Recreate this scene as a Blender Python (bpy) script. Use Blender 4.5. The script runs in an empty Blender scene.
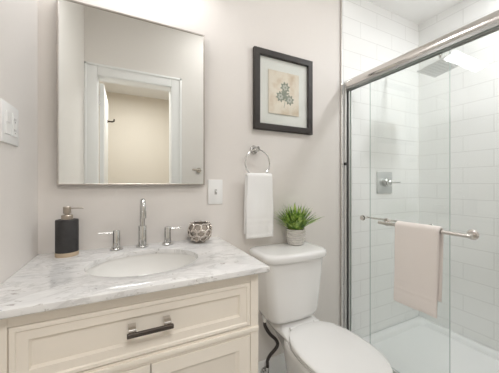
import bpy, bmesh, math, random
from mathutils import Vector, Matrix
random.seed(7)
PI = math.pi
C = bpy.context.scene.collection
S = bpy.context.scene

# ------------------------------------------------------------------ camera, world, lights, exposure
cam_d = bpy.data.cameras.new('camera'); cam = bpy.data.objects.new('camera', cam_d); C.objects.link(cam)
cam.location = (0, -1.27, 1.15); cam.rotation_euler = (PI/2, 0, -0.4563)
cam_d.sensor_width = 36; cam_d.lens = 252.4/499*36; cam_d.shift_y = -2.8/499; cam_d.clip_start = .01
S.camera = cam
w = bpy.data.worlds.new('world'); S.world = w; w.use_nodes = True
w.node_tree.nodes['Background'].inputs[0].default_value = (.9, .95, 1, 1)
w.node_tree.nodes['Background'].inputs[1].default_value = .5
S.view_settings.view_transform = 'Standard'; S.view_settings.look = 'None'
S.view_settings.gamma = 1; S.view_settings.use_curve_mapping = False
S.view_settings.exposure = 0.12
S.cycles.use_denoising = True
S.cycles.max_bounces = 16; S.cycles.diffuse_bounces = 8; S.cycles.glossy_bounces = 8
S.cycles.transparent_max_bounces = 16
S.cycles.caustics_reflective = False; S.cycles.caustics_refractive = False

def area(name, loc, size, power, color=(1, 1, 1), rot=(0, 0, 0), shape='DISK', spread=PI, size_y=None):
    d = bpy.data.lights.new(name, 'AREA'); d.shape = shape; d.size = size; d.energy = power; d.color = color; d.spread = spread
    if size_y: d.size_y = size_y
    o = bpy.data.objects.new(name, d); C.objects.link(o); o.location = loc; o.rotation_euler = rot
    return o
PW = dict(shower=8.8, ceiling=4.5, vanity=3.0, hall=18)
area('shower_lamp', (1.84, -.90, 2.452), .15, PW['shower'], (.955, .98, 1))
area('ceiling_fill', (.86, -.90, 2.73), .36, PW['ceiling'], (.985, .99, 1))  # added soft fill for the whole room, out of view
area('vanity_lamp', (.06, -.14, 2.20), .55, PW['vanity'], (.99, .99, 1), (-.35, 0, 0), 'RECTANGLE', PI, .10)
area('hall_fill', (.10, -1.95, 2.42), .45, PW['hall'], (1, .995, .985))  # added fill, spills through the doorway onto the cabinet front

# ------------------------------------------------------------------ room constants
XL, XR, YF, ZC = -.3127, 2.1836, -1.30, 2.469
XS = 1.365           # plane of the shower doors
XT = 1.317           # where the tile starts on the back wall
CT = .87             # countertop height
VX, VD = .440, -.5305

# ------------------------------------------------------------------ materials
def new_mat(name):
    m = bpy.data.materials.new(name); m.use_nodes = True
    n = m.node_tree.nodes; l = m.node_tree.links
    return m, n, l, n['Principled BSDF']
def setb(b, **k):
    for a, v in k.items(): b.inputs[a.replace('_', ' ')].default_value = v
def rgb(r, g, b): return (r, g, b, 1)
def plain(name, col, rough=.5, metal=0, noise=0.0, nscale=40, bump=0.0, bscale=200, **k):
    m, n, l, b = new_mat(name)
    setb(b, Base_Color=rgb(*col), Roughness=rough, Metallic=metal, **k)
    tc = n.new('ShaderNodeTexCoord')
    if noise:
        t = n.new('ShaderNodeTexNoise'); t.inputs['Scale'].default_value = nscale; t.inputs['Detail'].default_value = 4
        l.new(tc.outputs['Object'], t.inputs['Vector'])
        mx = n.new('ShaderNodeMix'); mx.data_type = 'RGBA'
        mx.inputs[6].default_value = rgb(*[c*(1-noise) for c in col]); mx.inputs[7].default_value = rgb(*[min(1, c*(1+noise)) for c in col])
        l.new(t.outputs['Fac'], mx.inputs[0]); l.new(mx.outputs[2], b.inputs['Base Color'])
    if bump:
        t = n.new('ShaderNodeTexNoise'); t.inputs['Scale'].default_value = bscale; t.inputs['Detail'].default_value = 3
        l.new(tc.outputs['Object'], t.inputs['Vector'])
        bp = n.new('ShaderNodeBump'); bp.inputs['Strength'].default_value = bump; bp.inputs['Distance'].default_value = .002
        l.new(t.outputs['Fac'], bp.inputs['Height']); l.new(bp.outputs['Normal'], b.inputs['Normal'])
    return m
M = {}
M['paint'] = plain('wall_paint', (.785, .748, .712), .55, bump=.15, bscale=350, noise=.01)
M['ceiling'] = plain('ceiling_paint', (.90, .895, .885), .8, bump=.1)
M['trim'] = plain('white_trim_paint', (.86, .86, .85), .35, noise=.01)
M['cabinet'] = plain('cream_cabinet_paint', (.83, .77, .685), .35, noise=.01, nscale=15)
M['chrome'] = plain('chrome', (.62, .62, .61), .10, 1, noise=.03)
M['nickel'] = plain('brushed_nickel', (.72, .69, .66), .24, 1, noise=.05)
M['champagne'] = plain('champagne_metal', (.50, .44, .38), .3, 1, noise=.05)
M['dark_metal_and_reflection'] = plain('dark_metal_with_reflection', (.10, .085, .075), .2, .9, noise=.1)
M['steel'] = plain('polished_steel', (.78, .76, .74), .16, 1, noise=.03)
M['porcelain'] = plain('white_porcelain', (.83, .825, .815), .12, Coat_Weight=.3, noise=.005)
M['sink'] = plain('basin_porcelain', (.78, .77, .745), .15, noise=.005)
M['acrylic'] = plain('white_acrylic', (.88, .89, .89), .3, noise=.01)
M['plastic'] = plain('white_plastic', (.86, .86, .85), .3, noise=.005)
M['black'] = plain('black_rubber', (.015, .015, .015), .5, noise=.1)
M['soap'] = plain('charcoal_ceramic', (.030, .028, .028), .6, noise=.35, nscale=60, bump=.2)
M['wood'] = plain('pale_wood', (.52, .41, .29), .5, noise=.15, nscale=30)
M['frame'] = plain('dark_brown_wood', (.024, .018, .015), .5, noise=.3, nscale=80)
M['backing'] = plain('picture_backing', (.80, .82, .77), .6, noise=.02)
M['towel'] = plain('white_terry', (.87, .865, .855), .95, noise=.03, nscale=300, bump=.6, bscale=500, Sheen_Weight=.3)
M['towel_warm'] = plain('blush_terry', (.95, .885, .845), .95, noise=.03, nscale=300, bump=.6, bscale=500, Sheen_Weight=.3)
M['pot'] = plain('grey_stoneware', (.62, .595, .56), .8, noise=.12, nscale=50, bump=.3)
M['soil'] = plain('potting_soil', (.035, .028, .02), .9, noise=.4, nscale=90)
M['hose'] = plain('dark_braided_hose', (.055, .045, .042), .4, .3, noise=.4, nscale=400, bump=.6, bscale=600)
M['silver'] = plain('antique_silver', (.62, .57, .52), .22, .9, noise=.25, nscale=60)
M['pearl'] = plain('pearl_inner', (.42, .37, .32), .25, .5, noise=.3, nscale=40)
M['mirror'] = plain('mirror_silvering', (.90, .92, .90), .003, 1)
M['hall'] = plain('hall_paint', (.72, .665, .58), .6, bump=.1, noise=.01)
M['blackplastic'] = M['black']

def emis(name, col, s):
    m, n, l, b = new_mat(name); setb(b, Base_Color=rgb(*col)); b.inputs['Emission Color'].default_value = rgb(*col); b.inputs['Emission Strength'].default_value = s
    return m
M['lamp'] = emis('lamp_diffuser', (1, .99, .975), 1.5)

def glass(name, tint, extra=0.0, rough=0.0):
    m = bpy.data.materials.new(name); m.use_nodes = True; n = m.node_tree.nodes; l = m.node_tree.links
    n.clear(); o = n.new('ShaderNodeOutputMaterial'); t = n.new('ShaderNodeBsdfTransparent'); g = n.new('ShaderNodeBsdfGlossy')
    t.inputs[0].default_value = rgb(*tint); g.inputs['Roughness'].default_value = rough; g.inputs['Color'].default_value = (1, 1, 1, 1)
    f = n.new('ShaderNodeFresnel'); f.inputs['IOR'].default_value = 1.45
    # faces seen from inside the slab would reflect totally; use the geometry's backfacing flag to keep the pane clear
    geo = n.new('ShaderNodeNewGeometry'); inv = n.new('ShaderNodeMath'); inv.operation = 'SUBTRACT'; inv.inputs[0].default_value = 1
    l.new(geo.outputs['Backfacing'], inv.inputs[1])
    mu = n.new('ShaderNodeMath'); mu.operation = 'MULTIPLY'; l.new(f.outputs[0], mu.inputs[0]); l.new(inv.outputs[0], mu.inputs[1])
    mx = n.new('ShaderNodeMixShader'); l.new(mu.outputs[0], mx.inputs[0]); l.new(t.outputs[0], mx.inputs[1]); l.new(g.outputs[0], mx.inputs[2])
    l.new(mx.outputs[0], o.inputs[0]); return m
M['glass'] = glass('clear_shower_glass', (.985, .993, .989))
M['pic_glass'] = glass('picture_glass', (.99, .99, .99))
M['glass_edge'] = plain('green_glass_edge', (.28, .38, .34), .2, noise=.05)

def marble():
    m, n, l, b = new_mat('carrara_marble'); setb(b, Roughness=.16, Coat_Weight=.2)
    tc = n.new('ShaderNodeTexCoord')
    def noise(scale, det, dist, rough=.55):
        mp = n.new('ShaderNodeMapping'); mp.inputs['Rotation'].default_value = (0, 0, .6); mp.inputs['Scale'].default_value = (1, 1.9, 1.4)
        l.new(tc.outputs['Object'], mp.inputs['Vector'])
        t = n.new('ShaderNodeTexNoise'); t.inputs['Scale'].default_value = scale; t.inputs['Detail'].default_value = det; t.inputs['Distortion'].default_value = dist; t.inputs['Roughness'].default_value = rough
        l.new(mp.outputs[0], t.inputs['Vector']); return t.outputs['Fac']
    def ramp(src, stops):
        r = n.new('ShaderNodeValToRGB'); r.color_ramp.interpolation = 'EASE'
        e = r.color_ramp.elements
        while len(e) < len(stops): e.new(.5)
        for k, (p, c) in enumerate(stops): e[k].position = p; e[k].color = rgb(*c)
        l.new(src, r.inputs[0]); return r.outputs[0]
    cloud = ramp(noise(7, 6, .6, .6), [(.28, (.60, .60, .60)), (.44, (.68, .672, .662)), (.60, (.745, .735, .72))])
    W = (1, 1, 1); G = (.62, .61, .60)
    vein = ramp(noise(4.5, 9, .9, .68), [(.465, W), (.495, G), (.505, G), (.54, W)])
    spots = ramp(noise(30, 3, 1.2), [(.29, (.48, .45, .42)), (.37, W), (1, W)])
    def mul(a, c, f=1):
        x = n.new('ShaderNodeMix'); x.data_type = 'RGBA'; x.blend_type = 'MULTIPLY'; x.inputs[0].default_value = f
        l.new(a, x.inputs[6]); l.new(c, x.inputs[7]); return x.outputs[2]
    l.new(mul(mul(cloud, vein, .38), spots, .8), b.inputs['Base Color'])
    return m
M['marble'] = marble()

def brick(name, ax, shift, bw, rh, mortar, c1, c2, cm, rough=.15, bump=.5):
    """brick texture on world position; ax = (axis along, axis up)"""
    m, n, l, b = new_mat(name); setb(b, Roughness=rough)
    g = n.new('ShaderNodeNewGeometry'); s = n.new('ShaderNodeSeparateXYZ'); l.new(g.outputs['Position'], s.inputs[0])
    cm_ = n.new('ShaderNodeCombineXYZ')
    for k in (0, 1):
        a = n.new('ShaderNodeMath'); a.operation = 'ADD'; a.inputs[1].default_value = shift[k]
        l.new(s.outputs['XYZ'.index(ax[k])], a.inputs[0]); l.new(a.outputs[0], cm_.inputs[k])
    t = n.new('ShaderNodeTexBrick'); t.offset = .5; t.offset_frequency = 2; t.squash = 1
    t.inputs['Scale'].default_value = 1; t.inputs['Brick Width'].default_value = bw; t.inputs['Row Height'].default_value = rh
    t.inputs['Mortar Size'].default_value = mortar; t.inputs['Mortar Smooth'].default_value = .3; t.inputs['Bias'].default_value = 0
    t.inputs['Color1'].default_value = rgb(*c1); t.inputs['Color2'].default_value = rgb(*c2); t.inputs['Mortar'].default_value = rgb(*cm)
    l.new(cm_.outputs[0], t.inputs['Vector']); l.new(t.outputs['Color'], b.inputs['Base Color'])
    bp = n.new('ShaderNodeBump'); bp.invert = True; bp.inputs['Strength'].default_value = bump; bp.inputs['Distance'].default_value = .001
    l.new(t.outputs['Fac'], bp.inputs['Height']); l.new(bp.outputs[0], b.inputs['Normal'])
    return m
RH = .1145; TW = .34; TC1 = (.88, .885, .875); TC2 = (.895, .90, .89); TM = (.70, .70, .685)
Z0 = -(1.151 - RH*10) + RH*20
M['tile_back'] = brick('white_wall_tile_back', 'XZ', (-1.669+TW*10+TW*.5, Z0), TW, RH, .0016, TC1, TC2, TM)
M['tile_side'] = brick('white_wall_tile_side', 'YZ', (.315+TW*10+TW*.5, Z0), TW, RH, .0016, TC1, TC2, TM)
M['floor'] = brick('pale_floor_tile', 'XY', (3.1, 3.05), .60, .30, .002, (.60, .60, .59), (.64, .64, .63), (.45, .45, .44), .3)

def blade_mat():
    m, n, l, b = new_mat('grass_blades'); setb(b, Roughness=.45)
    b.inputs['Subsurface Weight'].default_value = 0
    tc = n.new('ShaderNodeTexCoord'); t = n.new('ShaderNodeTexNoise'); t.inputs['Scale'].default_value = 45; l.new(tc.outputs['Object'], t.inputs['Vector'])
    r = n.new('ShaderNodeValToRGB'); e = r.color_ramp.elements; e[0].position = .35; e[0].color = rgb(.08, .18, .03); e[1].position = .65; e[1].color = rgb(.50, .62, .16)
    e2 = e.new(.5); e2.color = rgb(.24, .40, .07)
    l.new(t.outputs['Fac'], r.inputs[0]); l.new(r.outputs[0], b.inputs['Base Color']); return m
M['blade'] = blade_mat()
def paper_mat():
    m, n, l, b = new_mat('aged_paper'); setb(b, Roughness=.8)
    tc = n.new('ShaderNodeTexCoord'); t = n.new('ShaderNodeTexNoise'); t.inputs['Scale'].default_value = 14; t.inputs['Detail'].default_value = 5; l.new(tc.outputs['Object'], t.inputs['Vector'])
    r = n.new('ShaderNodeValToRGB'); e = r.color_ramp.elements; e[0].position = .3; e[0].color = rgb(.64, .52, .37); e[1].position = .55; e[1].color = rgb(.80, .74, .62)
    l.new(t.outputs['Fac'], r.inputs[0]); l.new(r.outputs[0], b.inputs['Base Color']); return m
M['paper'] = paper_mat()
M['ink_green'] = plain('faded_leaf_ink', (.26, .29, .22), .8, noise=.3, nscale=150)
M['ink_pale'] = plain('faded_petal_ink', (.52, .52, .44), .8, noise=.35, nscale=150)

# ------------------------------------------------------------------ mesh helpers
class MB:
    def __init__(s): s.bm = bmesh.new()
    def box(s, x0, x1, y0, y1, z0, z1, bev=0, seg=2, mat=None):
        r = bmesh.ops.create_cube(s.bm, size=1); vs = r['verts']
        for v in vs: v.co = Vector(((x0+x1)/2+v.co.x*(x1-x0), (y0+y1)/2+v.co.y*(y1-y0), (z0+z1)/2+v.co.z*(z1-z0)))
        if mat is not None:
            for v in vs: v.co = mat @ v.co
        if bev:
            es = list({e for v in vs for e in v.link_edges})
            bmesh.ops.bevel(s.bm, geom=es, offset=bev, segments=seg, profile=.5, affect='EDGES')
        return s
    def rings(s, rings, cap0=True, cap1=True, closed=False):
        R = [[s.bm.verts.new(p) for p in ring] for ring in rings]
        n = len(R[0]); m = len(R)
        for i in range(m if closed else m-1):
            a, b = R[i], R[(i+1) % m]
            for j in range(n):
                s.bm.faces.new((a[j], a[(j+1) % n], b[(j+1) % n], b[j]))
        if not closed:
            if cap0: s.bm.faces.new(R[0][::-1])
            if cap1: s.bm.faces.new(R[-1])
        return s
    def cyl(s, p0, p1, r0, r1=None, seg=24, bev=0):
        r1 = r0 if r1 is None else r1
        p0, p1 = Vector(p0), Vector(p1); d = (p1-p0); L = d.length; d.normalize()
        a = d.orthogonal().normalized(); b = d.cross(a)
        prof = [(0, r0), (L, r1)] if not bev else [(0, r0-bev), (bev, r0), (L-bev, r1), (L, r1-bev)]
        return s.rings([[p0+d*t+(a*math.cos(2*PI*k/seg)+b*math.sin(2*PI*k/seg))*r for k in range(seg)] for t, r in prof])
    def lathe(s, prof, c=(0, 0, 0), seg=40, sx=1, sy=1):
        c = Vector(c)
        return s.rings([[c+Vector((r*sx*math.cos(2*PI*k/seg), r*sy*math.sin(2*PI*k/seg), z)) for k in range(seg)] for r, z in prof])
    def tube(s, pts, r, seg=12, closed=False):
        pts = [Vector(p) for p in pts]; n = len(pts); rs = r if isinstance(r, (list, tuple)) else [r]*n
        T = []
        for i in range(n):
            a = pts[(i-1) % n] if closed or i > 0 else pts[i]; b = pts[(i+1) % n] if closed or i < n-1 else pts[i]
            T.append((b-a).normalized())
        u = T[0].orthogonal().normalized(); R = []
        for i in range(n):
            u = (u - T[i]*u.dot(T[i])).normalized(); v = T[i].cross(u)
            R.append([pts[i]+(u*math.cos(2*PI*k/seg)+v*math.sin(2*PI*k/seg))*rs[i] for k in range(seg)])
        return s.rings(R, closed=closed)
    def build(s, name, mat, parent=None, angle=35, smooth=True):
        bmesh.ops.recalc_face_normals(s.bm, faces=s.bm.faces)
        if smooth:
            for f in s.bm.faces: f.smooth = True
            for e in s.bm.edges:
                if len(e.link_faces) == 2 and e.calc_face_angle(0) > math.radians(angle): e.smooth = False
        me = bpy.data.meshes.new(name); s.bm.to_mesh(me); s.bm.free()
        o = bpy.data.objects.new(name, me); C.objects.link(o)
        for mm in (mat if isinstance(mat, list) else [mat]): me.materials.append(mm)
        if parent is not None:
            o.parent = parent; root = parent
            off = Vector(parent.location)
            q = parent.parent
            while q: off += Vector(q.location); q = q.parent
            me.transform(Matrix.Translation(-off))
        return o
def thing(name, label, cat, loc, group=None):
    o = bpy.data.objects.new(name, None); C.objects.link(o); o.location = loc; o.empty_display_size = .05
    o['label'] = label; o['category'] = cat
    if group: o['group'] = group
    return o
def tag(o, label, cat, group=None):
    o['label'] = label; o['category'] = cat
    if group: o['group'] = group
    return o
def struct(name, mb, mat, **k):
    o = mb.build(name, mat, **k); o['kind'] = 'structure'; return o
def rrect(cx, cy, hx, hy, r, z, n=6, bow=0.0):
    """rounded rectangle ring; bow pushes the -y side outwards"""
    P = []
    for qx, qy, a0 in ((1, 1, 0), (-1, 1, PI/2), (-1, -1, PI), (1, -1, 3*PI/2)):
        for k in range(n+1):
            a = a0+PI/2*k/n; P.append([cx+qx*(hx-r)+r*math.cos(a), cy+qy*(hy-r)+r*math.sin(a), z])
        if qx == -1 and qy == -1:
            for k in range(1, 10): P.append([cx-(hx-r)+2*(hx-r)*k/10, cy-hy, z])
    for p in P:
        if p[1] < cy: p[1] -= bow*max(0, 1-((p[0]-cx)/hx)**2)*(cy-p[1])/hy
    return [tuple(p) for p in P]

# ------------------------------------------------------------------ room shell
HX0, HX1, HY = -1.1, 1.7, -2.92
struct('floor', MB().box(XL-.1, XR+.1, HY-.1, .1, -.1, 0), M['floor'])
ZR = 2.80
struct('ceiling', MB().box(XL-.1, XT-.02, YF-.12, .1, ZR, ZR+.1), M['ceiling'])
struct('ceiling_shower', MB().box(XT-.02, XR+.1, YF-.12, .1, ZC, ZC+.1), M['ceiling'])
struct('wall_soffit', MB().box(XT-.02, XT+.08, YF-.12, .1, ZC+.1, ZR+.1), M['paint'])
struct('wall_back', MB().box(XL-.1, XT, 0, .1, 0, ZR), M['paint'])
struct('wall_left', MB().box(XL-.1, XL, YF-.12, 0, 0, ZR), M['paint'])
struct('wall_shower', MB().box(XT, XR+.1, -.009, .1, 0, ZC), M['tile_back'])
struct('wall_right', MB().box(XR, XR+.1, YF, -.009, 0, ZC), M['tile_side'])
DX0, DX1, DZ = -.228, .405, 2.09
struct('wall_front', MB().box(DX1, XT, YF-.12, YF, 0, ZR).box(XT, XR+.1, YF-.12, YF, 0, ZC).box(XL, DX0, YF-.12, YF, 0, ZR).box(DX0, DX1, YF-.12, YF, DZ, ZR), M['paint'])
struct('trim_1', MB().box(XT-.006, XT+.002, -.012, 0, 0, ZC, .001, 1), M['nickel'])
# door lining and casing on the wall with the doorway (seen in the mirror)
t = MB()
cw = .085
for x0, x1, z0, z1 in ((DX1-.01, DX1+cw, 0, DZ+cw), (DX0-cw+.0015, DX0+.01, 0, DZ+cw), (DX0+.01, DX1-.01, DZ-.01, DZ+cw)):
    t.box(x0, x1, YF, YF+.016, z0, z1, .004, 2)
for x0, x1, z0, z1 in ((DX1+cw-.02, DX1+cw, 0, DZ+cw), (DX0-cw+.0015, DX0-cw+.02, 0, DZ+cw), (DX0-cw+.0015, DX1+cw, DZ+cw-.02, DZ+cw)):
    t.box(x0, x1, YF+.016, YF+.024, z0, z1, .003, 2)
t.box(DX0-.0, DX0+.012, YF-.12, YF, 0, DZ).box(DX1-.012, DX1, YF-.12, YF, 0, DZ).box(DX0, DX1, YF-.12, YF, DZ-.012, DZ)
struct('trim_2', t, M['trim'])
# open door leaf standing in the hall
dl = MB().box(-.212, -.177, -2.04, YF-.125, .01, 2.06, .002, 1)
door1 = struct('door_1', dl, M['trim'])
h = MB()
for z in (.25, 1.05, 1.86): h.box(-.228, -.212, YF-.127, YF-.121, z, z+.09, .001, 1); h.cyl((-.212, YF-.122, z), (-.212, YF-.122, z+.09), .005)
hg = h.build('hinge', M['nickel'], door1)
# hall
struct('wall_hall_end', MB().box(HX0, HX1, HY-.1, HY, 0, ZC), M['hall'])
struct('wall_hall_left', MB().box(HX0-.1, HX0, HY, YF-.12, 0, ZC).box(HX0, XL-.1, YF-.13, YF-.12, 0, ZC), M['hall'])
struct('wall_hall_right', MB().box(HX1, HX1+.1, HY, YF-.12, 0, ZC), M['hall'])
struct('ceiling_hall', MB().box(HX0-.1, HX1+.1, HY-.1, YF-.12, ZC, ZC+.1), M['ceiling'])
struct('floor_hall', MB().box(HX0-.1, XL-.1, HY-.1, YF-.12, -.1, 0), M['floor'])
# baseboards
def base_profile(x0, x1, y, dirn, h=.135):
    return MB().box(x0, x1, min(y, y+dirn*.014), max(y, y+dirn*.014), 0, h, .003, 2)
struct('baseboard_back', base_profile(VX-.02, XT-.006, 0, -1), M['trim'])
struct('baseboard_front', base_profile(DX1+cw, XS-.06, YF, 1), M['trim'])

# ------------------------------------------------------------------ shower base and curb
b = MB()
bx0, bx1, by0, by1 = XS-.05, XR-.002, YF+.002, -.011
def rr(x0, x1, y0, y1, r, z): return rrect((x0+x1)/2, (y0+y1)/2, (x1-x0)/2, (y1-y0)/2, r, z)
b.rings([rr(bx0, bx1, by0, by1, .006, 0), rr(bx0, bx1, by0, by1, .006, .052), rr(bx0+.008, bx1-.006, by0+.006, by1-.006, .008, .060),
         rr(bx0+.085, bx1-.045, by0+.045, by1-.045, .03, .060), rr(bx0+.095, bx1-.055, by0+.055, by1-.055, .04, .052),
         rr(bx0+.10, bx1-.062, by0+.062, by1-.062, .05, .030), rr(bx0+.16, bx1-.12, by0+.12, by1-.12, .06, .024),
         rr(bx0+.38, bx1-.38, by0+.6, by1-.6, .02, .018)])
pan = thing('shower_pan', 'white acrylic shower pan with raised rim on the shower floor', 'shower pan', ((bx0+bx1)/2, -.65, 0))
b.build('basin', M['acrylic'], pan, angle=50)
MB().lathe([(.0, .0175), (.045, .0185), (.050, .021), (.046, .0225), (.0, .0225)], ((bx0+bx1)/2, -.65, 0)).build('drain', M['chrome'], pan)

# ------------------------------------------------------------------ shower door frame
fr = thing('shower_door_frame', 'polished metal frame and header rail holding the sliding glass shower doors', 'shower frame', (XS, -.65, .06))
def header_ring(y):
    P = []
    # rounded D profile bulging toward the room, flat below
    for k in range(15):
        a = -PI*.5+PI*k/14+PI/2
        P.append((XS-.004+math.cos(a)*.036*-1, y, 1.822+math.sin(a)*.036))
    return P
P = []
for k in range(40):
    a = 2*PI*k/40; cx_, cz_ = math.cos(a), math.sin(a)
    P.append((XS+.031*math.copysign(abs(cx_)**.8, cx_), 1.823+.031*math.copysign(abs(cz_)**.8, cz_)))
hd = MB().rings([[(x, y, z) for x, z in P] for y in (YF+.002, -.0125)])
hd.build('header_rail', M['steel'], fr)
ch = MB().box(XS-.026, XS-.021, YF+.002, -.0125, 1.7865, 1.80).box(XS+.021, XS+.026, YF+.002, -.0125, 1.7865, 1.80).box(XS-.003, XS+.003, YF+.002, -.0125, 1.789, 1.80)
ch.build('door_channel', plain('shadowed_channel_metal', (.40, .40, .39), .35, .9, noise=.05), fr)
jm = MB()
for y0, y1 in ((-.024, -.0095), (YF+.0005, YF+.028)):
    jm.box(XS-.030, XS-.024, y0, y1, .060, 1.80, .001, 1).box(XS+.024, XS+.030, y0, y1, .060, 1.80, .001, 1)
    ym = -.0155 if y0 > -1 else YF+.0065
    jm.box(XS-.025, XS+.025, min(ym, -.0095 if y0 > -1 else YF+.0005), max(ym, -.0095 if y0 > -1 else YF+.0005), .060, 1.80)
jm.build('jamb', plain('satin_jamb_metal', (.74, .73, .71), .32, .9), fr)
MB().box(XS-.006, XS+.004, -.0235, -.0155, .060, 1.785, .001, 1).build('seal_strip', plain('dark_seal', (.10, .10, .095), .35, noise=.1), fr)
MB().box(XS-.036, XS-.022, -.028, -.014, 1.275, 1.293, .001, 1).build('bumper', M['black'], fr)
MB().box(XS-.028, XS+.028, YF+.03, -.026, .060, .072, .002, 1).box(XS-.003, XS+.003, YF+.03, -.026, .072, .088, .001, 1).build('bottom_track', M['nickel'], fr)

def shower_door(label, x, y0, y1, bar_side, ya, yb, rb, bz=.932, ext=.018, flange=.0145):
    t = thing('sliding_shower_door', label, 'shower door', (x, (y0+y1)/2, .09))
    g = MB().box(x-.003, x+.003, y0, y1, .090, 1.7905)
    go = g.build('glass_pane', [M['glass'], M['glass_edge']], t, smooth=False)
    for f in go.data.polygons:
        if abs(f.normal.x) < .5: f.material_index = 1
    xb = x+bar_side*.052
    br = MB().cyl((xb, ya+ext, bz), (xb, yb-ext, bz), rb, bev=.003)
    bo = br.build('towel_bar', M['nickel'], t)
    for y in (ya, yb):
        MB().cyl((x+bar_side*.003, y, bz), (xb, y, bz), .0065).build('bar_post', M['nickel'], bo)
        f = MB().cyl((x+bar_side*.0032, y, bz), (x+bar_side*.010, y, bz), flange*1.25, flange, bev=.0015)
        f.cyl((x-bar_side*.0032, y, bz), (x-bar_side*.009, y, bz), flange, bev=.0015)
        f.build('bar_flange', M['nickel'], bo)
    ro = MB()
    return t
shower_door('outer glass shower door, its bar outside with the towel on it', XS-.012, -.95, -.201, -1, -.315, -.715, .0095, bz=.929, flange=.018)
shower_door('inner glass shower door next to the wall, plain metal bar on its shower side', XS+.012, -.616, -.0245, 1, -.125, -.53, .0065, bz=.929)

# towel over outer bar
def sheet_over_bar(name, xc, zc, y0, y1, zf, zb, rin, th, mat, front=-1, axis='y', ripple=.004, band=(), seed=0, taper=0.0, gather=0.0, slope=0.0, shear=0.0):
    """A towel hung over a rail that runs along `axis`; front drop ends at zf, back drop at zb."""
    rnd = random.Random(seed); ph = [rnd.uniform(0, 6) for _ in range(6)]
    nv = 44; nh = 40
    prof = []   # (offset across, z, s) centreline path, from back hem to front hem
    R = rin+th/2
    for k in range(18): prof.append((-R, zb+(zc-zb)*k/18, 0))
    for k in range(11):
        a = PI-PI*k/10; prof.append((R*math.cos(a), zc+R*math.sin(a), 0))
    for k in range(1, nv+1): prof.append((R, zc+(zf-zc)*k/nv, 1))
    n = len(prof)
    rings = []
    for i in range(nh+1):
        t = i/nh; edge = min(t, 1-t)
        e = math.sqrt(max(0, 1-(1-min(1, edge/.035))**2))  # rounded selvedge
        ring_o, ring_i = [], []
        for j, (o, z, fside) in enumerate(prof):
            pa = prof[max(0, j-1)]; pb = prof[min(n-1, j+1)]
            dx, dz = pb[0]-pa[0], pb[1]-pa[1]; L = math.hypot(dx, dz) or 1
            nx, nz = -dz/L, dx/L
            drop = max(0, (zc-z)/(zc-zf))
            wav = ripple*min(1, drop*2.5)*(math.sin(t*7+ph[0]+z*3)*.6+math.sin(t*15+ph[1]-z*5)*.3+.25*math.sin(z*22+ph[2]))
            h = th/2*max(.15, e)
            if fside:
                for zbnd, wb, dd in band:
                    if abs(z-zbnd) < wb: h -= dd
            # hem: thin out at the very end
            if j == 0 or j == n-1: h *= .6
            wid = 1-taper*(1-min(1, drop*1.6)) - gather*0
            tt = .5+(t-.5)*wid+(.006*math.sin(z*11+ph[3])*(t-.5))
            y = y0+(y1-y0)*tt+shear*drop
            sg = wav if fside else wav*.3
            zz = z + slope*(t-.5)*drop
            ring_o.append((y, o+sg+nx*h, zz+nz*h)); ring_i.append((y, o+sg-nx*h, zz-nz*h))
        ring = ring_o+ring_i[::-1]
        rings.append(ring)
    if axis == 'y': cv = lambda p: (xc+front*p[1], p[0], p[2])
    else: cv = lambda p: (p[0], xc+front*p[1], p[2])
    return MB().rings([[cv(p) for p in r] for r in rings]).build(name, mat, angle=70)
tw = sheet_over_bar('bath_towel', XS-.012-.052, .929, -.618, -.408, .532, .60, 0.0105, .014, M['towel_warm'], -1, 'y', .0045,
                    ((.622, .004, .0022), (.597, .004, .0022), (.640, .003, .0015)), 3, shear=.008)
tag(tw, 'pale blush towel hanging over the metal bar of the outer glass shower door', 'towel')

# ------------------------------------------------------------------ shower valve and head
sv = thing('shower_valve', 'square metal shower valve with lever on the tiled wall', 'shower valve', (1.75, -.01, 1.157))
MB().box(1.665, 1.835, -.016, -.0095, 1.078, 1.238, .002, 2).build('valve_plate', plain('satin_valve_plate', (.68, .70, .70), .35, .85, noise=.05), sv)
hb = MB().cyl((1.738, -.016, 1.158), (1.738, -.050, 1.158), .030, .027, bev=.003).cyl((1.738, -.050, 1.158), (1.738, -.072, 1.158), .020, .018, bev=.003).build('valve_hub', M['chrome'], sv)
MB().cyl((1.745, -.064, 1.158), (1.845, -.070, 1.160), .006, .0045, bev=.001).build('valve_lever', M['chrome'], hb)
hx, hy, hz = 1.78, -.385, 1.888
sh = thing('rain_shower', 'square rain shower head on a metal arm high above the valve', 'shower head', (hx, -.01, 2.0))
MB().cyl((hx, -.0095, 2.0), (hx, -.018, 2.0), .030, .027, bev=.002).build('arm_flange', M['chrome'], sh)
MB().tube([(hx, -.015, 2.0), (hx, -.2, 2.0)]+[(hx, -.325-.05*math.sin(a), 1.95+.05*math.cos(a)) for a in [PI/2*k/8 for k in range(9)]]+[(hx, -.375, 1.905)], .011).build('arm', M['chrome'], sh)
hm = MB().box(hx-.10, hx+.10, hy-.10, hy+.10, hz-.006, hz+.004, .002, 1).cyl((hx, -.375, hz+.004), (hx, -.375, hz+.022), .022, .014)
HT = Matrix.Translation((hx, hy, hz)) @ Matrix.Rotation(math.radians(-9), 4, 'X') @ Matrix.Translation((-hx, -hy, -hz))
hm.bm.transform(HT)
ho = hm.build('spray_plate', plain('satin_head_metal', (.80, .81, .81), .45, .6, noise=.03), sh)
nz_ = MB()
for i in range(9):
    for j in range(9): nz_.cyl((hx-.08+.02*i, hy-.08+.02*j, hz-.006), (hx-.08+.02*i, hy-.08+.02*j, hz-.009), .003, .002, 8)
nz_.bm.transform(HT)
nz_.build('nozzle_grid', plain('grey_nozzles', (.50, .51, .51), .5, noise=.1), ho)

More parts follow.
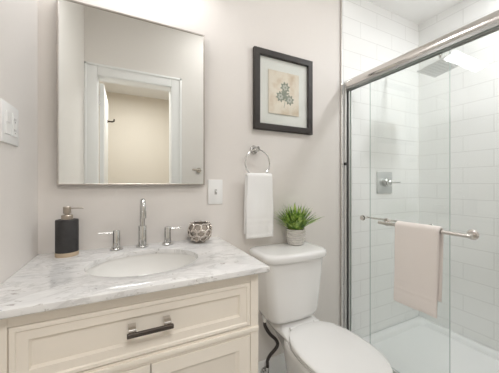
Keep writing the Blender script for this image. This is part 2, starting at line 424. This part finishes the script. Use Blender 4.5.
# ------------------------------------------------------------------ vanity
va = thing('vanity_cabinet', 'cream painted bathroom vanity cabinet under the marble countertop', 'cabinet', (.06, -.25, 0))
vx0, vx1, vy = XL+.0015, .414, VD+.033      # face-frame plane at vy
fz0, fz1 = .10, CT-.0205
def ring_panel(x0, x1, z0, z1, y, steps, cap=True):
    """nested rectangular rings: steps of (inset, forward offset)"""
    m = MB(); R = []
    for ins, off in steps:
        R.append([(x0+ins, y-off, z0+ins), (x1-ins, y-off, z0+ins), (x1-ins, y-off, z1-ins), (x0+ins, y-off, z1-ins)])
    m.rings(R); return m
bd = MB().box(vx0, vx0+.018, vy+.02, -.002, fz0, fz1).box(vx1-.018, vx1, vy+.02, -.002, fz0, fz1)
bd.box(vx0+.018, vx1-.018, vy+.02, -.002, fz0, fz0+.018).box(vx0+.018, vx1-.018, -.02, -.002, fz0+.018, fz1)
bd.build('carcass', M['cabinet'], va, angle=30)
ff = MB(); x0i, x1i = vx0+.065, vx1-.031
ff.box(vx0, x0i, vy, vy+.02, .0, fz1, .0015, 1).box(x1i, vx1, vy, vy+.02, .0, fz1, .0015, 1)
ff.box(x0i, x1i, vy, vy+.02, .816, fz1).box(x0i, x1i, vy, vy+.02, .636, .666).box(x0i, x1i, vy, vy+.02, .10, .13)
# moulding strip between drawer and doors
ff.box(vx0+.001, vx1-.001, vy-.006, vy+.001, .645, .660, .0025, 2)
ff.box(vx0, vx0+.05, vy+.02, vy+.06, 0, .10).box(vx1-.05, vx1, vy+.02, vy+.06, 0, .10).box(vx0, vx0+.05, -.06, -.002, 0, .10).box(vx1-.05, vx1, -.06, -.002, 0, .10)
ff.build('face_frame', M['cabinet'], va, angle=30)
# side panel mouldings (right side, facing the toilet)
sp = MB(); R = []
for ins, off in ((0, 0), (.0, .003), (.045, .003), (.052, -.003)):
    R.append([(vx1+off, vy+.022+ins, fz0+ins), (vx1+off, -.01-ins, fz0+ins), (vx1+off, -.01-ins, fz1-ins), (vx1+off, vy+.022+ins, fz1-ins)])
sp.rings(R, cap0=False); sp.build('side_panel', M['cabinet'], va, angle=30)
steps_d = ((0, -.012), (0, -.002), (.003, .001), (.008, .001), (.011, -.003), (.034, -.003), (.038, -.009), (.044, -.009))
dr = ring_panel(x0i+.002, x1i-.002, .668, .814, vy, ((0, -.016), (0, .0), (.002, .003), (.011, .003), (.014, -.001), (.036, -.001), (.041, -.009), (.045, -.009)), ).build('drawer', M['cabinet'], va, angle=25)
hz_ = .748
hd = MB().box(.003, .123, vy-.036, vy-.027, hz_-.0085, hz_+.003, .0012, 1).build('drawer_pull', M['dark_metal_and_reflection'], dr)  # dark colour stands for dark reflections on the polished chrome bar
for x in (.016, .108):
    MB().box(x-.010, x+.010, vy-.029, vy+.0085, hz_-.004, hz_+.011, .001, 1).build('pull_post', M['nickel'], hd)
xm = .065
for (a, c, side) in ((x0i+.002, xm-.0012, 1), (xm+.0012, x1i-.002, -1)):
    d = ring_panel(a, c, .132, .634, vy, ((0, -.016), (0, 0), (.0015, .002), (.040, .002), (.043, -.001), (.050, -.007), (.055, -.009))).build('door', M['cabinet'], va, angle=25)
    kx = (c-.022) if side == 1 else (a+.022)
    kb = MB().box(kx-.0065, kx+.0065, vy-.034, vy-.026, .44, .57, .0012, 1).build('door_pull', M['chrome'], d)
    for z in (.46, .55): MB().box(kx-.0085, kx+.0085, vy-.027, vy-.0015, z-.0085, z+.0085, .001, 1).build('pull_post', M['chrome'], kb)

# countertop with oval cut-out
SX, SY, SRX, SRY = .066, -.272, .189, .158
def counter():
    m = MB(); bm = m.bm; N = 96
    X0, X1, Y0, Y1 = XL+.0015, VX, VD, -.0015
    # outline sampled by angle from the basin centre, matched to oval points
    def outer(a):
        dx, dy = math.cos(a), math.sin(a); ts = []
        if dx > 1e-9: ts.append((X1-SX)/dx)
        if dx < -1e-9: ts.append((X0-SX)/dx)
        if dy > 1e-9: ts.append((Y1-SY)/dy)
        if dy < -1e-9: ts.append((Y0-SY)/dy)
        t = min(ts); return SX+dx*t, SY+dy*t
    angs = sorted([2*PI*k/N for k in range(N)]+[math.atan2(y-SY, x-SX) % (2*PI) for x in (X0, X1) for y in (Y0, Y1)])
    def O(ins):
        r = []
        for a in angs:
            x, y = outer(a); r.append((min(max(x, X0), X1-ins), min(max(y, Y0+ins), Y1)))
        return r
    def E(k): return [(SX+(SRX+k)*math.cos(a), SY+(SRY+k)*math.sin(a)) for a in [math.atan2(math.sin(q)*1.0, math.cos(q)) for q in angs]]
    zt, zb = CT, CT-.020
    L = [(E(0), zb), (E(0), zt-.003), (E(.0009), zt-.0009), (E(.003), zt), (O(.004), zt), (O(.0012), zt-.0012), (O(0), zt-.004), (O(0), zb+.003), (O(.003), zb)]
    m.rings([[(x, y, z) for x, y in r] for r, z in L], closed=True)
    return m
ct = tag(counter().build('vanity_countertop', M['marble'], angle=25), 'white and grey marble countertop with oval basin cut-out on the cream vanity', 'countertop')
sk = thing('sink_basin', 'oval white undermount sink set into the marble countertop', 'sink', (SX, SY, CT-.020))
prof = []
for k in range(15):
    a = PI/2*k/14; prof.append((math.cos(a)**.75 if k < 14 else .0, -.145*math.sin(a)**.9))
R = [[(SX+(SRX+.02)*math.cos(2*PI*j/72), SY+(SRY+.02)*math.sin(2*PI*j/72), CT-.0206) for j in range(72)]]
for f, z in prof[:-2]:
    R.append([(SX+(SRX+.004)*f*math.cos(2*PI*j/72), SY+(SRY+.004)*f*math.sin(2*PI*j/72), CT-.0206+z) for j in range(72)])
R2 = [[(SX+(x-SX)*1.03, SY+(y-SY)*1.03, z-.008) for x, y, z in r] for r in R]
m_ = MB().rings(R, cap0=False); m_.rings(R2, cap0=False)
m_.build('bowl', M['sink'], sk, angle=60)
MB().lathe([(.0, CT-.168), (.021, CT-.168), (.024, CT-.1655), (.018, CT-.164), (.0, CT-.162)], (SX, SY, 0), 32).build('drain', M['chrome'], sk)

# ------------------------------------------------------------------ faucet
fx, fy = .067, -.052
fa = thing('faucet', 'chrome widespread faucet with tall spout and two lever handles behind the sink', 'faucet', (fx, fy, CT))
MB().lathe([(.0, CT), (.0265, CT), (.0265, CT+.006), (.024, CT+.008), (.0, CT+.008)], (fx, fy, 0)).build('base_ring', M['chrome'], fa)
s_ = MB().lathe([(0, CT+.008), (.0175, CT+.008), (.0175, CT+.092), (.0165, CT+.094), (.0115, CT+.094), (0, CT+.0945)], (fx, fy, 0), 28)
Rr = .033
arc = [(fx, fy, CT+.09), (fx, fy, CT+.14), (fx, fy, CT+.170)]+[(fx, fy-Rr+Rr*math.cos(a), CT+.173+Rr*math.sin(a)) for a in [PI*k/14 for k in range(1, 15)]]+[(fx, fy-2*Rr, CT+.160)]
s_.tube(arc, .0108, 20)
sp_ = s_.build('spout', M['chrome'], fa)
MB().cyl((fx, fy-2*Rr, CT+.164), (fx, fy-2*Rr, CT+.134), .0125, bev=.001).build('aerator', M['chrome'], sp_)
for hx_, d_, ln_ in ((-.035, -1, .066), (.174, 1, .060)):
    yb_ = fy-.006
    hb_ = MB().lathe([(0, CT), (.0255, CT), (.0255, CT+.006), (.023, CT+.008), (.0145, CT+.008), (.0145, CT+.079), (.0135, CT+.081), (0, CT+.081)], (hx_, yb_, 0), 28).build('handle', M['chrome'], fa)
    MB().cyl((hx_+d_*.012, yb_, CT+.0725), (hx_+d_*ln_, yb_-.004, CT+.0735), .0028, .0022, 12, .0005).build('lever', M['chrome'], hb_)

# ------------------------------------------------------------------ soap dispenser
sx_, sy_ = -.2055, -.069
so = thing('soap_dispenser', 'charcoal soap dispenser with pale wooden base and metal pump on the countertop', 'soap dispenser', (sx_, sy_, CT))
MB().lathe([(0, CT), (.0375, CT), (.0385, CT+.002), (.0385, CT+.016), (0, CT+.016)], (sx_, sy_, 0)).build('wooden_base', M['wood'], so)
MB().lathe([(0, CT+.016), (.038, CT+.016), (.038, CT+.137), (.0365, CT+.140), (.0, CT+.1415)], (sx_, sy_, 0)).build('bottle', M['soap'], so)
pm = MB().cyl((sx_, sy_, CT+.140), (sx_, sy_, CT+.158), .0195, bev=.0015).cyl((sx_, sy_, CT+.158), (sx_, sy_, CT+.166), .0085).cyl((sx_, sy_, CT+.164), (sx_, sy_, CT+.190), .0135, bev=.001)
pm.build('pump', M['champagne'], so)
MB().tube([(sx_+.008, sy_, CT+.183), (sx_+.050, sy_-.006, CT+.184), (sx_+.055, sy_-.007, CT+.181)], .0022, 10).build('nozzle', M['champagne'], so)

# ------------------------------------------------------------------ silver vase
vx_, vy_ = .322, -.074
vs = thing('silver_bowl', 'round openwork silver votive bowl at the right back corner of the countertop', 'vase', (vx_, vy_, CT))
def vr(z):   # radius of the squat sphere at height z (0..0.095)
    return .056*math.sqrt(max(0, 1-((z-.055)/.060)**2))
pr_ = [(0, .003)]+[(vr(z)-.004, z) for z in (.004, .01, .02, .03, .045, .06, .075, .085, .092)]+[(vr(.092)-.008, .092)]+[(vr(z)-.009, z) for z in (.08, .06, .04, .02)]+[(0, .012)]
MB().lathe([(r, z+CT) for r, z in pr_], (vx_, vy_, 0)).build('inner_cup', M['pearl'], vs)
lt = MB(); rnd = random.Random(5)
def onsph(a, z): r = vr(min(max(z, .004), .098)); return (vx_+r*math.cos(a), vy_+r*math.sin(a), CT+min(max(z, .004), .098))
for row, (zc_, n_, rr_, off) in enumerate(((.074, 9, .0175, 0), (.050, 9, .0165, .35), (.026, 8, .014, .1))):
    for k in range(n_):
        a0 = 2*PI*k/n_+off; r_ = vr(zc_)
        lt.tube([onsph(a0+(rr_*1.15*math.cos(q)+.002*math.sin(3*q))/r_, zc_+rr_*math.sin(q)+.0015*math.cos(2*q+k)) for q in [2*PI*j/18 for j in range(18)]], .0036, 8, closed=True)
lt.build('openwork_shell', M['silver'], vs)
MB().lathe([(0, 0+CT), (.024, CT), (.026, CT+.004), (.020, CT+.008), (0, CT+.008)], (vx_, vy_, 0)).build('foot', M['silver'], vs)

# ------------------------------------------------------------------ mirror
mx0, mx1, mz0, mz1 = -.2475, .3592, 1.1435, 1.900
mi = thing('wall_mirror', 'rectangular wall mirror with thin metal frame above the sink', 'mirror', ((mx0+mx1)/2, -.01, mz0))
def frame_mb(x0, x1, z0, z1, y0, y1, w, bev=.001):
    m = MB(); prof = [(0, y1), (0, y0+bev), (bev, y0), (w-bev, y0), (w, y0+bev), (w, y1)]
    R = []
    for ins, y in prof: R.append([(x0+ins, y, z0+ins), (x1-ins, y, z0+ins), (x1-ins, y, z1-ins), (x0+ins, y, z1-ins)])
    return m.rings(R, closed=True)
MIRY = -.028
frame_mb(mx0, mx1, mz0, mz1, MIRY, -.001, .0065).build('frame', plain('mirror_frame_metal', (.50, .46, .43), .3, 1, noise=.05), mi, angle=20)
MB().box(mx0+.006, mx1-.006, MIRY+.004, -.004, mz0+.006, mz1-.006).build('mirror_glass', M['mirror'], mi, smooth=False)

# ------------------------------------------------------------------ light switch, left plate
lsx = .424
ls = thing('light_switch', 'white toggle light switch between the mirror and the towel ring', 'light switch', (lsx, 0, 1.107))
MB().box(lsx-.042, lsx+.038, -.006, -.0005, 1.043, 1.171, .0022, 2).build('plate', M['plastic'], ls)
sw_ = MB().box(lsx-.0065, lsx+.0065, -.0066, -.005, 1.094, 1.120, .0004, 1).build('toggle_slot', plain('slot_shadow_grey', (.45, .44, .42), .5, noise=.05), ls)
MB().box(lsx-.004, lsx+.004, -.019, -.006, 1.106, 1.1145, .001, 1).build('toggle', M['plastic'], sw_)
for z in (1.137, 1.077): MB().cyl((lsx, -.0055, z), (lsx, -.0068, z), .003, seg=12).build('screw', M['plastic'], ls)
lp = thing('wall_outlet', 'white double outlet and switch plate on the left wall', 'outlet', (XL, -.28, 1.325))
MB().box(XL+.0005, XL+.006, -.345, -.220, 1.268, 1.386, .0022, 2).build('plate', M['plastic'], lp)
ot = MB().box(XL+.0055, XL+.009, -.275, -.241, 1.293, 1.361, .0015, 1).build('outlet_face', M['plastic'], lp)
sl = MB()
for z in (1.312, 1.345): sl.box(XL+.0085, XL+.0094, -.264, -.2625, z-.004, z+.004).box(XL+.0085, XL+.0094, -.2545, -.253, z-.0035, z+.0035).cyl((XL+.0085, -.2585, z-.008), (XL+.0094, -.2585, z-.008), .002, seg=10)
sl.build('slots', M['black'], ot)
rk = MB().box(XL+.0055, XL+.009, -.325, -.291, 1.293, 1.361, .0015, 1).build('rocker', M['plastic'], lp)
MB().box(XL+.0055, XL+.0115, -.322, -.294, 1.327, 1.358, .001, 1).build('rocker_paddle', M['plastic'], rk)

# ------------------------------------------------------------------ picture
px0, px1, pz0, pz1 = .6435, 1.054, 1.458, 1.917
pc = thing('framed_picture', 'dark framed botanical print hanging above the towel ring', 'picture', ((px0+px1)/2, -.01, pz0))
FW = .036
frame_mb(px0, px1, pz0, pz1, -.026, -.002, FW, .003).build('frame', M['frame'], pc, angle=20)
MB().box(px0+FW-.004, px1-FW+.004, -.008, -.003, pz0+FW-.004, pz1-FW+.004).build('backing_board', M['backing'], pc)
ax0, ax1, az0, az1 = .738, .954, 1.560, 1.812
pp = MB().box(ax0, ax1, -.0135, -.0115, az0, az1, .0006, 1).box(ax0+.03, ax1-.03, -.0116, -.008, az0+.03, az1-.03).build('print', M['paper'], pc)
def disc_shape(cx_, cz_, r, lobes, amp, rot, y=-.0137):
    return [(cx_+(r+amp*math.cos(lobes*a))*math.cos(a+rot), y, cz_+(r+amp*math.cos(lobes*a))*math.sin(a+rot)) for a in [2*PI*k/36 for k in range(36)]]
gl = MB()
def leaf(m, x, z, L, wd, ang, y=-.0138):
    pts = []
    for k in range(9): t = k/8; pts.append((L*t, wd*math.sin(PI*t)))
    for k in range(7, 0, -1): t = k/8; pts.append((L*t, -wd*math.sin(PI*t)))
    c, s = math.cos(ang), math.sin(ang)
    r0 = [(x+c*a-s*b, y+.0004, z+s*a+c*b) for a, b in pts]; m.rings([r0, [(a, y, b) for a, _, b in r0]])
cxp = (ax0+ax1)/2+.005
for (fx2, fz2, r) in ((cxp+.002, 1.722, .023), (cxp-.030, 1.664, .022), (cxp+.034, 1.652, .022)):
    for k in range(8): leaf(gl, fx2, fz2, r*1.55, r*.38, 2*PI*k/8+.2, -.0138)
    r0 = disc_shape(fx2, fz2, r*.72, 6, r*.12, .3, -.0141); MB().rings([r0, [(a, -.0144, b) for a, _, b in r0]]).build('printed_flower', M['ink_pale'], pp)
    r0 = disc_shape(fx2, fz2, r*.25, 5, r*.05, .1, -.0144); gl.rings([r0, [(a, -.0146, b) for a, _, b in r0]])
for a_ in (1.2, 1.9, 2.6, .4, 3.5, 5.6, 4.4, 5.0): leaf(gl, cxp+.002, 1.680, .034, .006, a_, -.01375)
gl.tube([(cxp, -.0138, 1.67), (cxp+.002, -.0138, 1.64), (cxp-.006, -.0138, 1.60)], .0012, 6)
gl.build('printed_leaves', M['ink_green'], pp)
MB().box(px0+FW-.004, px1-FW+.004, -.0205, -.0190, pz0+FW-.004, pz1-FW+.004).build('glazing', M['pic_glass'], pc, smooth=False)

# ------------------------------------------------------------------ towel ring and towel
rx_, rz_, rR, ry_ = .650, 1.262, .075, -.048
tr = thing('towel_ring', 'chrome towel ring with round mount on the painted wall', 'towel ring', (rx_, 0, rz_+rR))
MB().cyl((rx_, -.0005, rz_+rR+.004), (rx_, -.008, rz_+rR+.004), .025, .023, bev=.001).cyl((rx_, -.008, rz_+rR+.004), (rx_, ry_-.006, rz_+rR+.004), .012, .014, bev=.002).build('mount', M['chrome'], tr)
MB().tube([(rx_+rR*math.cos(a), ry_+.0, rz_+rR*math.sin(a)) for a in [2*PI*k/64 for k in range(64)]], .0038, 10, closed=True).build('ring', M['chrome'], tr)
ht = sheet_over_bar('hand_towel', ry_, rz_-rR+.004, rx_-.077, rx_+.092, .856, .88, .0045, .013, M['towel'], -1, 'x', .004,
                    ((.965, .0035, .0025), (.932, .0035, .0025), (.878, .003, .002)), 11, taper=.08)
tag(ht, 'folded white hand towel hanging through the chrome towel ring', 'towel')

# ------------------------------------------------------------------ toilet
tx = .795
to = thing('toilet', 'white two-piece toilet with closed lid between vanity and shower', 'toilet', (tx+.01, -.40, 0))
# tank
tk = MB(); R = []
for z, hx2, y0, y1, r, bow in ((.443, .125, -.185, -.045, .035, .012), (.450, .142, -.200, -.036, .040, .016), (.475, .152, -.209, -.030, .040, .018), (.60, .166, -.216, -.025, .040, .020), (.758, .180, -.222, -.020, .040, .022)):
    R.append(rrect(tx, (y0+y1)/2, hx2, (y1-y0)/2, r, z, 6, bow))
tko = tk.rings(R).build('tank', M['porcelain'], to, angle=50)
ld = MB(); R = []
for z, g in ((.758, -.004), (.760, .002), (.765, .006), (.785, .008), (.795, .004), (.800, -.006), (.801, -.02)):
    R.append(rrect(tx, -.122, .187+g, .108+g, .045, z, 8, .024))
ld.rings(R).build('tank_lid', M['porcelain'], to, angle=50)
# bowl + seat outline
bxc = tx+.03
def egg(z, hw, yb, yfr, yc, n=56, pb=2.7, flat=0):
    P = []
    for k in range(n):
        a = 2*PI*k/n; c, s = math.cos(a), math.sin(a)
        if s >= 0:
            e = 2/pb; P.append((bxc+hw*math.copysign(abs(c)**e, c), yc+(yb-yc)*abs(s)**e, z))
        else:
            P.append((bxc+hw*math.copysign(abs(c)**.95, c), yc-(yc-yfr)*abs(s)**.95, z))
    return P
bw = MB(); R = []
for z, hw, yb, yfr, yc in ((0, .105, -.12, -.56, -.36), (.02, .108, -.118, -.565, -.36), (.06, .098, -.125, -.55, -.36), (.14, .095, -.13, -.53, -.37), (.22, .112, -.13, -.56, -.39), (.30, .142, -.14, -.61, -.42), (.36, .158, -.155, -.64, -.44), (.385, .163, -.17, -.65, -.45), (.392, .158, -.175, -.645, -.45)):
    R.append(egg(z, hw, yb, yfr, yc))
bw.rings(R).build('bowl', M['porcelain'], to, angle=50)
dk = MB(); R = []
for z, hx2, y0, y1 in ((.20, .050, -.24, -.14), (.30, .075, -.29, -.12), (.36, .098, -.31, -.09), (.388, .116, -.31, -.05), (.398, .124, -.30, -.042), (.410, .122, -.26, -.042), (.418, .114, -.225, -.05), (.434, .10, -.20, -.055)):
    R.append(rrect(bxc-.008, (y0+y1)/2, hx2, (y1-y0)/2, .03, z, 6, 0))
dk.rings(R).build('tank_deck', M['porcelain'], to, angle=50)
sc = [(.394, -.004), (.397, 0), (.406, .001), (.410, -.004)]
st = MB(); R = [egg(z, .166+g, -.232-g, -.672-g, -.46) for z, g in sc]; st.rings(R).build('seat', M['porcelain'], to, angle=50)
sc = [(.412, -.004), (.415, .003), (.424, .004), (.430, -.002), (.433, -.015), (.4345, -.05)]
st = MB(); R = [egg(z, .167+g, -.230-g if g > -.01 else -.230-abs(g), -.674-g, -.46) for z, g in sc]; st.rings(R).build('seat_lid', M['porcelain'], to, angle=50)
for hx3 in (-.075, .075):
    MB().cyl((bxc+hx3-.016, -.232, .425), (bxc+hx3+.016, -.232, .425), .009, bev=.002).build('hinge', M['porcelain'], to)
# supply line
MB().cyl((.665, -.10, .455), (.665, -.10, .428), .014, .012, 16, .002).cyl((.665, -.10, .430), (.665, -.10, .415), .009).build('coupling_nut', M['plastic'], to)
def smooth_path(pts, n=10):
    out = []
    P = [Vector(p) for p in pts]; P = [P[0]]+P+[P[-1]]
    for i in range(1, len(P)-2):
        for k in range(n):
            t = k/n; a, b_, c, d = P[i-1], P[i], P[i+1], P[i+2]
            out.append(.5*((2*b_)+(-a+c)*t+(2*a-5*b_+4*c-d)*t*t+(-a+3*b_-3*c+d)*t**3))
    out.append(P[-2]); return out
MB().tube(smooth_path([(.665, -.10, .418), (.668, -.10, .39), (.694, -.105, .345), (.725, -.112, .312), (.736, -.115, .285), (.728, -.105, .255), (.706, -.085, .215), (.702, -.065, .175), (.708, -.055, .150), (.708, -.055, .131)]), .009, 12).build('supply_hose', M['hose'], to)
su = thing('shutoff_valve', 'small chrome water shutoff valve at the wall beside the toilet', 'valve', (.708, 0, .085))
va_ = MB().cyl((.708, -.055, .130), (.708, -.055, .075), .0085).cyl((.708, -.015, .085), (.708, -.075, .085), .0085).cyl((.708, -.0145, .085), (.708, -.018, .085), .022)
va_.build('valve_body', M['chrome'], su)
MB().cyl((.708, -.076, .085), (.708, -.086, .085), .016, .014, 20, .002).build('valve_knob', M['chrome'], su)

# ------------------------------------------------------------------ potted plant
px_, py_, pz_ = .882, -.078, .8012
pl = thing('potted_grass', 'small green grass plant in a ribbed grey pot on the toilet tank', 'plant', (px_, py_, pz_))
prf = [(0, 0), (.038, 0), (.043, .003)]
for k in range(44):
    z = .004+.082*k/43; r = .043+.0115*math.sin(min(1, z/.060)*PI/2); prf.append((r+.0028*math.sin(k*2*PI/7.3), z))
prf += [(.053, .090), (.050, .090), (.049, .078), (0, .078)]
seg = 48
MB().rings([[(px_+r*math.cos(2*PI*k/seg), py_+r*math.sin(2*PI*k/seg), pz_+z+(.0018*math.sin(3*2*PI*k/seg) if .01 < z < .08 else 0)) for k in range(seg)] for r, z in prf]).build('pot', M['pot'], pl, angle=60)
MB().cyl((px_, py_, pz_+.077), (px_, py_, pz_+.082), .0485).build('soil', M['soil'], pl)
gr = MB(); rnd = random.Random(21)
for k in range(170):
    az = rnd.uniform(0, 2*PI); tilt = rnd.uniform(0, 1)**.75; r0 = .036*math.sqrt(rnd.random())
    L = rnd.uniform(.125, .175); out = .135*tilt*min(1, L/.14); b0 = Vector((px_+r0*math.cos(az), py_+r0*math.sin(az), pz_+.080))
    dirv = Vector((math.cos(az+rnd.uniform(-.3, .3)), math.sin(az+rnd.uniform(-.3, .3)), 0))
    up = math.sqrt(max(.0004, L*L-out*out*.9)); side = Vector((-dirv.y, dirv.x, 0)); wd = rnd.uniform(.0050, .0075)
    ringsb = []
    if dirv.x < 0: out = min(out, max(0, (b0.x-.758)/-dirv.x))
    if b0.y+dirv.y*out > -.012: out = max(.0, (-.014-b0.y)/dirv.y) if dirv.y > 0 else out
    for j in range(7):
        t = j/6; p = b0+dirv*(out*t**1.25)+Vector((0, 0, up*(t-.22*tilt*t*t*1.2)))
        w_ = wd*(.7+.6*t if t < .4 else 1.1*(1-(t-.4)/.6)**.7+.03); th_ = .0005
        n2 = Vector((-dirv.x*.5, -dirv.y*.5, .8)).normalized()
        ringsb.append([p+side*w_, p-n2*w_*.35, p-side*w_, p+n2*th_-n2*w_*.2])
    gr.rings(ringsb)
gr.build('grass_blades', M['blade'], pl, angle=80)

# ------------------------------------------------------------------ light fittings (above the picture)
def disc_light(name, label, x, y, r, group=None):
    t = thing(name, label, 'ceiling light', (x, y, ZC))
    MB().lathe([(r, ZC-.0005), (r+.02, ZC-.0005), (r+.02, ZC-.006), (r, ZC-.008), (r, ZC-.0005)][:-1], (x, y, 0)).build('trim_ring', M['trim'], t)
    MB().lathe([(0, ZC-.001), (r-.001, ZC-.001), (r-.001, ZC-.005), (0, ZC-.005)], (x, y, 0)).build('diffuser', M['lamp'], t)
    return t
disc_light('recessed_light', 'small round recessed light in the ceiling over the shower', 1.84, -.90, .075)
fl_ = thing('added_flush_light', 'round white flush light added out of view on the bathroom ceiling as fill', 'ceiling light', (.86, -.90, ZR))  # invented fitting to carry the ceiling fill, unseen from the camera
MB().lathe([(0, ZR-.0005), (.17, ZR-.0005), (.17, ZR-.02), (.16, ZR-.025), (0, ZR-.025)], (.86, -.90, 0)).build('canopy', M['trim'], fl_)
MB().lathe([(0, ZR-.0255), (.155, ZR-.0255), (.15, ZR-.045), (.10, ZR-.058), (0, ZR-.062)], (.86, -.90, 0)).build('diffuser', M['lamp'], fl_)
vl = thing('vanity_light', 'metal vanity light bar with three white shades above the mirror', 'wall light', (.06, 0, 2.25))
MB().box(-.20, .32, -.022, -.0005, 2.225, 2.285, .003, 2).build('backplate', M['nickel'], vl)
for x in (-.12, .06, .24):
    MB().cyl((x, -.022, 2.255), (x, -.075, 2.255), .008).build('arm', M['nickel'], vl)
    MB().lathe([(.0, 2.285), (.03, 2.285), (.040, 2.275), (.045, 2.215), (.043, 2.213), (0, 2.213)], (x, -.09, 0), 28).build('shade', M['lamp'], vl)

# ------------------------------------------------------------------ things seen in the mirror
rh = thing('robe_hook', 'small metal robe hook high on the open white door', 'hook', (-.177, -1.93, 1.83))
MB().cyl((-.1765, -1.93, 1.83), (-.171, -1.93, 1.83), .018, bev=.001).tube([(-.171, -1.93, 1.83), (-.13, -1.93, 1.83), (-.115, -1.93, 1.838), (-.112, -1.93, 1.86)], .009, 10).build('hook', M['dark_metal_and_reflection'], rh)
wh = thing('towel_hook', 'metal towel hook on the wall beside the white door casing', 'hook', (.665, YF, 1.285))
MB().cyl((.665, YF+.0005, 1.285), (.665, YF+.008, 1.285), .025, bev=.001).tube([(.665, YF+.008, 1.285), (.665, YF+.045, 1.285), (.645, YF+.052, 1.287), (.588, YF+.052, 1.289)], .009, 10).build('hook', M['champagne'], wh)
